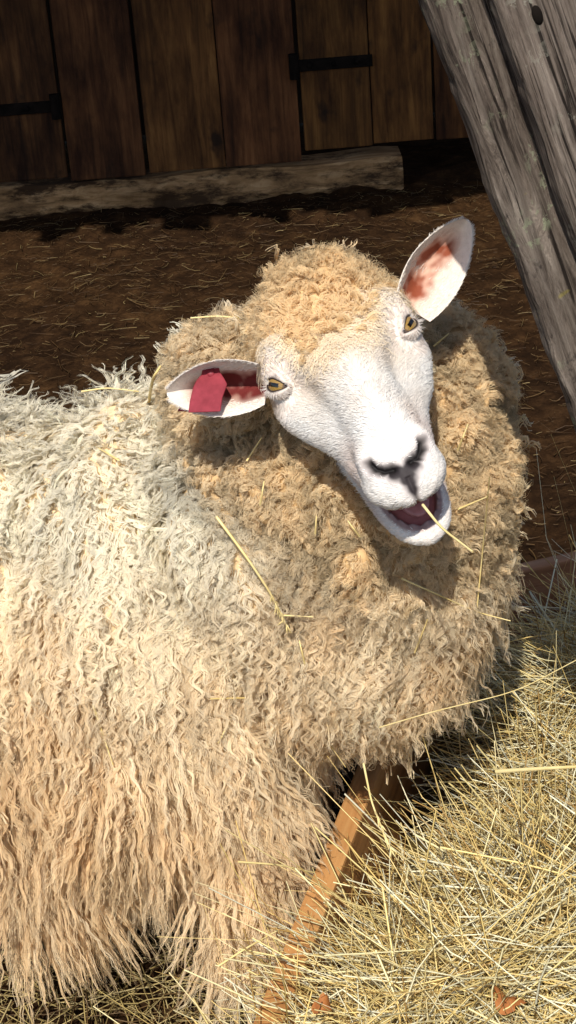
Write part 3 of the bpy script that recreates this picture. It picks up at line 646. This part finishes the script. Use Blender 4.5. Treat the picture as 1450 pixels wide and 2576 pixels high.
for E, X_, Y_, Z_ in EYES:
    dv = loc-E; near = np.linalg.norm(dv, axis=1) < .028; ow = dv@np.stack([EX, EA, EN]); ow = norm(ow-fr_n*(ow*fr_n).sum(1, keepdims=True)); flow[near] = norm(flow[near]*.5+ow[near])
tt = np.linspace(0, 1, 4)[None, :, None]
pth = fr_p[:, None]+flow[:, None]*(ln[:, None, None]*tt)+fr_n[:, None]*(ln[:, None, None]*(.34*tt-.16*tt**2))
foref = (1-sstep(-.0, .105, loc[:, 1]))*np.exp(-(loc[:, 0]/.045)**2)*(loc[:, 2] > 0); c = np.array([.89, .86, .83])*(1-foref[:, None])+np.array([.82, .64, .43])*foref[:, None]
pat = np.clip(np.array([noise.noise(Vector(q)*26) for q in loc])*1.4+.05, 0, 1)[:, None]*.45; c = c*(1-pat)+np.array([.83, .67, .53])*pat
pk_ = (np.exp(-((eyed-.018)/.008)**2)*.35+.45*np.exp(-((loc[:, 1]-.125)/.018)**2)*sstep(.018, .034, np.abs(loc[:, 0])))[:, None]; c = c*(1-pk_)+np.array([.78, .57, .48])*pk_
c = c*rng.uniform(.80, 1.08, (n, 1)); c = np.minimum(c, .93)
V, Q, C = ribbons(pth, np.broadcast_to(fr_n[:, None], pth.shape), .0008*(1-.7*tt[..., 0])*np.ones((n, 1)), np.broadcast_to(c[:, None], pth.shape))
eV, eQ, eC = [V], [Q], [C]; o2 = len(V)
# fringe where the wool cap thins out into face hair
lim_ = wool_lim(HL); wtr = np.exp(-((s_-lim_-.004)/.014)**2)*(h_ > .012)+.6*np.exp(-((s_+.045)/.012)**2)*(h_ <= .02)*(h_ > -.06)
n2 = 3800; p, nn = sample(HW, HQ, HNw, wtr, n2); l3 = (p-HO)@np.stack([EX, EA, EN], 1)
fl_ = EA*.7+EX*(l3[:, :1]*13)+rng.normal(0, .65, (n2, 3)); fl_ = norm(fl_-nn*(fl_*nn).sum(1, keepdims=True)); l2 = rng.uniform(.007, .018, n2); t7 = np.linspace(0, 1, 8)[None, :, None]
side = np.cross(fl_, nn); ph7 = rng.uniform(0, 6.28, (n2, 1, 1))
pth = p[:, None]+fl_[:, None]*(l2[:, None, None]*t7)+nn[:, None]*(l2[:, None, None]*(.55*t7-.40*t7**2))+side[:, None]*(.0026*np.sin(t7*11+ph7)*t7)
c = (np.array([.94, .76, .51])*rng.uniform(.85, 1.06, (n2, 1)))[:, None]*(1-t7*.5)+np.array([.92, .84, .74])*t7*.5
V, Q, C = ribbons(pth, np.broadcast_to(nn[:, None], pth.shape), .0008*(1-.6*t7[..., 0])*np.ones((n2, 1)), np.minimum(c, .95)); eV.append(V); eQ.append(Q+o2); eC.append(C); o2 += len(V)
for G, Ew in LIDF:                       # short hair on the lids, lashes at their rims
    for (i0, i1, n2, l0, l1, cc) in ((5, 17, 1000, .002, .0045, (.86, .79, .74)), (2, 4, 70, .004, .007, (.72, .66, .62))):
        iu = rng.integers(i0, i1, n2); iv = rng.integers(0, 72, n2); p = G[iu, iv]+rng.normal(0, .0003, (n2, 3)); nn = norm(p-Ew); ow = norm(G[np.minimum(iu+1, 17), iv]-G[iu, iv])
        fl_ = norm(ow+nn*(.3 if i0 > 3 else 1.)+rng.normal(0, .2, (n2, 3))); l2 = rng.uniform(l0, l1, n2); pth = p[:, None]+fl_[:, None]*(l2[:, None, None]*tt)
        V, Q, C = ribbons(pth, np.broadcast_to(nn[:, None], pth.shape), .0006*(1-.7*tt[..., 0])*np.ones((n2, 1)), np.broadcast_to(np.array(cc), pth.shape)); eV.append(V); eQ.append(Q+o2); eC.append(C); o2 += len(V)
for F_, ax, sd, nr_, m_ in EARS:
    n2 = 3600; a = rng.random(n2)**.8*.965*47; b_ = (np.clip(np.sign(rng.normal(size=n2))*rng.beta(3, 1.1, n2), -.999, .999)+1)*20
    iu = a.astype(int); iv = b_.astype(int); fu = (a-iu)[:, None]; fv = (b_-iv)[:, None]; iu2 = np.minimum(iu+1, 47); iv2 = np.minimum(iv+1, 40)
    p = (F_[iu, iv]*(1-fu)+F_[iu2, iv]*fu)*(1-fv)+(F_[iu, iv2]*(1-fu)+F_[iu2, iv2]*fu)*fv; keep = m_[iu, iv] < .4; p = p[keep]; b2 = b_[keep]/20-1; k_ = len(p)
    fl_ = norm(ax*1.0+sd*(b2[:, None]*.15)+nr_*.16+rng.normal(0, .16, (k_, 3))); l2 = rng.uniform(.0018, .0044, k_)
    pth = p[:, None]+fl_[:, None]*(l2[:, None, None]*tt); c = np.tile([.90, .83, .76], (k_, 1))*rng.uniform(.85, 1.03, (k_, 1))
    V, Q, C = ribbons(pth, np.broadcast_to(nr_, pth.shape), .0005*(1-.7*tt[..., 0])*np.ones((k_, 1)), np.broadcast_to(c[:, None], pth.shape)); eV.append(V); eQ.append(Q+o2); eC.append(C); o2 += len(V)
link('face_hair', mesh_np('face_hair', np.concatenate(eV), np.concatenate(eQ), np.concatenate(eC)), 'hair', sheep)

# ================================================================== feeder and hay
ZF = .25
fa = PG(900, 2000, ZF); fb = PG(655, 2620, ZF); dirp = (fa-fb).normalized(); dirp.z = 0; dirp.normalize()
far0 = PG(1290, 1436, ZF); far1 = PG(1470, 1396, ZF)
fd = empty('hay_feeder', (fb.x, fb.y, 0), 'low wooden hay trough with an orange brown near board and a reddish far board', 'hay trough')
sideP = Vector((dirp.y, -dirp.x, 0))
L1 = 1.05; st = fb-dirp*.25
def plank(name, start, direc, Ln, th, z0, z1, mat, along):
    y_ = direc.normalized(); z_ = Vector((0, 0, 1)); x_ = y_.cross(z_)
    bm = bmesh.new()
    if along == 'Y': add_box(bm, (0, Ln/2, (z0+z1)/2), (th, Ln, z1-z0), .004); Mx = frame(Vector((start.x, start.y, 0)), x_, y_, z_)
    else: add_box(bm, (Ln/2, 0, (z0+z1)/2), (Ln, th, z1-z0), .004); Mx = frame(Vector((start.x, start.y, 0)), y_, -x_, z_)
    return link(name, bm_mesh(bm, name), mat, fd, Mx)
plank('side_board', st, dirp, L1, .029, .03, ZF, 'feeder_wood', 'Y')['label'] = 'orange brown near side board'
fdir = (far1-far0); fdir.z = 0
fst = far0-fdir.normalized()*.12
plank('far_board', fst, fdir, .95, .024, .05, ZF+.004, 'red_wood', 'X')['label'] = 'reddish board at the far end'
plank('near_board', st+sideP*.02, sideP, .85, .03, .03, .2, 'red_wood', 'X')
plank('outer_board', st+sideP*.86, dirp, L1+.1, .03, .03, ZF, 'feeder_wood', 'Y')
bm = bmesh.new(); add_box(bm, (fb.x+dirp.x*.3+sideP.x*.43, fb.y+dirp.y*.3+sideP.y*.43, .02), (.86, 1.05, .02), 0, Matrix.Rotation(math.atan2(sideP.y, sideP.x), 4, 'Z')); link('floor_board', bm_mesh(bm, 'floor_board'), 'red_wood', fd)
def dline(x, y): return (x-fb.x)*sideP.x+(y-fb.y)*sideP.y
def hz_(x, y):
    dd = dline(x, y)
    return .12+.175*np.exp(-((y-1.17)/.19)**2)*sstep(-.02, .14, dd)+.145*np.exp(-((y-1.82)/.22)**2)*sstep(.08, .26, dd)+.08*sstep(.09, .28, dd)*np.exp(-((y-1.48)/.22)**2)
def hn_(a, b_): return .018*noise.noise(Vector((a*13, b_*13, 2)))+.018*noise.noise(Vector((a*28, b_*28, 5)))
hx = np.linspace(-.2, 1.1, 110); hy = np.linspace(.80, 2.2, 120); X, Y = np.meshgrid(hx, hy, indexing='ij'); Z = hz_(X, Y)-.024+np.array([hn_(a, b_) for a, b_ in zip(X.ravel(), Y.ravel())]).reshape(X.shape)
dd = dline(X, Y); Z = np.where(dd < .02, .03, Z); Z = np.where(dd > .83, .03, Z)
ii = np.arange(X.size).reshape(X.shape); Q = np.stack([ii[:-1, :-1], ii[1:, :-1], ii[1:, 1:], ii[:-1, 1:]], -1).reshape(-1, 4)
dq = dd.ravel()[Q].mean(1); Q = Q[(dq > .0) & (dq < .85)]
HV, HQ2, HC = [np.stack([X.ravel(), Y.ravel(), Z.ravel()], 1)], [Q], [np.tile([.12, .078, .022], (X.size, 1))]; o3 = X.size  # bed colour kept dark to stand for shade in gaps between stalks
def hay(n, xr_, yr_, ln, wd, tilt, up=.03, mn=.0, cols=None, bend=.12):
    global o3
    x = rng.uniform(*xr_, n); y = rng.uniform(*yr_, n); l = rng.uniform(*ln, n); d_ = dline(x, y); k_ = (d_ > mn+.12*l*rng.random(n)+.090*sstep(1.27, 1.40, y)) & (d_ < .84); x, y, l = x[k_], y[k_], l[k_]; n = len(x)
    pos = np.stack([x, y, hz_(x, y)+rng.normal(.002, up*.35, n)+np.array([hn_(a, b_) for a, b_ in zip(x, y)])], 1)
    cols = cols or [(.95, .75, .33), (.96, .83, .47), (.92, .69, .26), (.97, .91, .64), (.74, .56, .20), (.52, .32, .10)]
    V, Q, C = stalks(n, pos, l, rng.uniform(*wd, n), cols, tilt, bend=bend, K=6); HV.append(V); HQ2.append(Q+o3); HC.append(C); o3 += len(V)
hay(6500, (-.1, .75), (.95, 2.04), (.07, .24), (.0007, .0020), .16, .04, .01, None, .26)
hay(3800, (-.1, .55), (1.0, 1.45), (.10, .36), (.0008, .0022), .17, .06, .005, None, .26)
hay(1000, (-.1, .5), (1.0, 1.4), (.16, .40), (.0012, .0030), .22, .07, .005, [(.96, .86, .50), (.97, .93, .70), (.94, .77, .34)], .16)
hay(4000, (0, .7), (1.4, 2.04), (.10, .34), (.0008, .0022), .18, .05, .03, None, .26)
hay(800, (0, .7), (1.4, 2.02), (.16, .40), (.0012, .0030), .20, .06, .03, [(.96, .86, .50), (.97, .93, .70), (.94, .77, .34)], .16)
hay(3200, (-.1, .7), (1.0, 2.02), (.06, .24), (.0005, .0010), .32, .05, .015, None, .45)
o = link('hay', mesh_np('hay', np.concatenate(HV), np.concatenate(HQ2), np.concatenate(HC)), 'hay'); tag(o, 'loose golden hay heaped in the wooden trough', 'hay', kind='stuff')

# ================================================================== single straws
def surf(px, py, off=.030):
    d_ = ray(px, py).normalized(); h, n_, _, ds = bvh.ray_cast(CAM, d_)
    return (h-d_*off) if h is not None else P(px, py, 1.6)
m, nt, b = new_mat('straw', .5, .3); f = nz(nt, 40, 3); nt.links.new(ramp(nt, f, [(.3, (.66, .49, .18)), (.7, (.84, .70, .36))]), b.inputs['Base Color']); MAT['straw'] = m
def straw(pts, r, label, seed=False, group=None):
    pts = [Vector(p) for p in pts]; dense = []
    for a, b_ in zip(pts[:-1], pts[1:]): dense += [a.lerp(b_, k/6) for k in range(6)]
    dense.append(pts[-1])
    for _ in range(3): dense = [dense[0]]+[(dense[i-1]+dense[i]*2+dense[i+1])/4 for i in range(1, len(dense)-1)]+[dense[-1]]
    V, Q = tube_np(dense, np.linspace(r, r*.6, len(dense)), 6); allV, allQ = [V], [Q]; o_ = len(V)
    if seed:
        dr = (dense[-1]-dense[-6]).normalized()
        for k in range(22):
            c0 = dense[-1]-dr*.05*(k/22); dv = (dr+Vector(rng.normal(size=3))*.3).normalized()
            V, Q = tube_np([c0, c0+dv*.004, c0+dv*.009], [.0003, .0009, .0002], 5); allV.append(V); allQ.append(Q+o_); o_ += len(V)
    me = mesh_np('straw_stalk', np.concatenate(allV), np.concatenate(allQ)); o = link('straw_stalk', me, 'straw')
    me.transform(Matrix.Translation(-dense[0])); o.location = dense[0]; tag(o, label, 'straw', group)
straw([P(1064, 1270, 1.325), P(1110, 1328, 1.30), P(1190, 1388, 1.27)], .0013, 'single straw sticking out of the open mouth of the sheep')
straw([surf(545, 1300), surf(620, 1400), surf(680, 1490), surf(722, 1575)], .0016, 'pale straw with a seed head lying on the chest wool below the tagged ear', True)
straw([surf(1010, 1455), surf(1100, 1495), surf(1200, 1540), surf(1285, 1562)], .0009, 'thin straw lying level across the chest wool under the chin')
straw([surf(1200, 1535), surf(1215, 1380), P(1232, 1200, 1.46)], .0009, 'thin straw standing upright at the right edge of the neck wool')
straw([surf(530, 1758), surf(640, 1755), surf(720, 1772), surf(800, 1830), surf(870, 1930)], .0010, 'long bent straw arching over the lower chest wool')
straw([surf(955, 1830), P(1090, 1790, 1.55), P(1300, 1740, 1.5), P(1470, 1650, 1.46)], .0007, 'long thin curved stalk reaching from the lower chest over the shaded hay')
straw([P(1250, 1941, 1.42), P(1350, 1934, 1.38), P(1500, 1926, 1.34)], .0022, 'thick pale straw lying level above the shaded hay at the right edge')
straw([surf(235, 1775), surf(260, 1850), surf(285, 1925)], .0012, 'short brownish straw hanging in the left flank wool')
straw([surf(715, 1548), surf(788, 1552)], .0010, 'short level straw bit on the chest wool beside the seed head straw')
straw([surf(205, 985, .03), surf(270, 975, .035), surf(350, 985, .03)], .0011, 'straw lying along the top of the back behind the neck')
straw([surf(600, 800, .025), surf(545, 795, .03), surf(480, 800, .025)], .0013, 'straw tangled in the wool behind the tagged ear')
straw([surf(375, 1010, .03), surf(385, 950, .034), surf(405, 920, .025)], .0018, 'stubby straw tuft piece at the left edge of the neck wool')
straw([PG(600, 2168, .36), PG(700, 2175, .34), PG(790, 2195, .30)], .0012, 'straw poking left over the orange board from the front hay')
straw([PG(550, 2430, .30), PG(620, 2385, .31), PG(700, 2340, .30)], .0012, 'bent straw overhanging the trough board at the lower left of the hay')
straw([surf(915, 1920, .04), P(935, 2020, 1.60), P(985, 2140, 1.56)], .0012, 'drooping seed stalk hanging from the chest wool in front of the orange board', True)
for (x, y, a, l) in ((660, 1240, 1.4, 60), (795, 1320, 1.5, 45), (1165, 1100, 1.2, 70), (1190, 1265, .4, 80), (890, 1330, 2.2, 50), (640, 1130, 1.0, 70), (1060, 1600, 1.2, 90), (760, 1640, 1.8, 60), (270, 1140, 2.6, 70), (1110, 855, .7, 50), (560, 1850, 1.1, 80)):
    dx, dy = math.cos(a)*l/2, -math.sin(a)*l/2
    straw([surf(x-dx, y-dy, .022), surf(x, y, .028), surf(x+dx, y+dy, .026)], .0011, 'short bit of straw caught in the curls of the sheep wool', False, 'short straw bits caught in the wool')
# dry leaves
def leaf(c, sz, rz, label):
    V = []; nu, nv_ = 12, 7
    for i in range(nu):
        for j in range(nv_):
            u_, v_ = i/(nu-1), j/(nv_-1)*2-1; w_ = sz*.42*math.sin(math.pi*min(1, u_*.93+.05))**.7*(1+.25*math.sin(u_*24)); V.append(((u_-.5)*sz, v_*w_, .25*abs(v_)*w_+.012*math.sin(u_*4)+.003*noise.noise(Vector((u_*5, v_*3, sz*50)))))
    ii = np.arange(nu*nv_).reshape(nu, nv_); Q = np.stack([ii[:-1, :-1], ii[1:, :-1], ii[1:, 1:], ii[:-1, 1:]], -1).reshape(-1, 4)
    o = link('dry_leaf', mesh_np('dry_leaf', np.array(V), Q), 'leaf'); o.location = c; o.rotation_euler = (.5, .3, rz); tag(o, label, 'leaf')
leaf(PG(1262, 2530, .325), .035, 1.4, 'curled rusty brown leaf on the front hay near the bottom edge')
leaf(PG(815, 2540, .295), .025, .4, 'small tan leaf on the hay beside the orange board')
print('build time', time.time()-T0, 'verts', off_, 'locks', nb, nc)
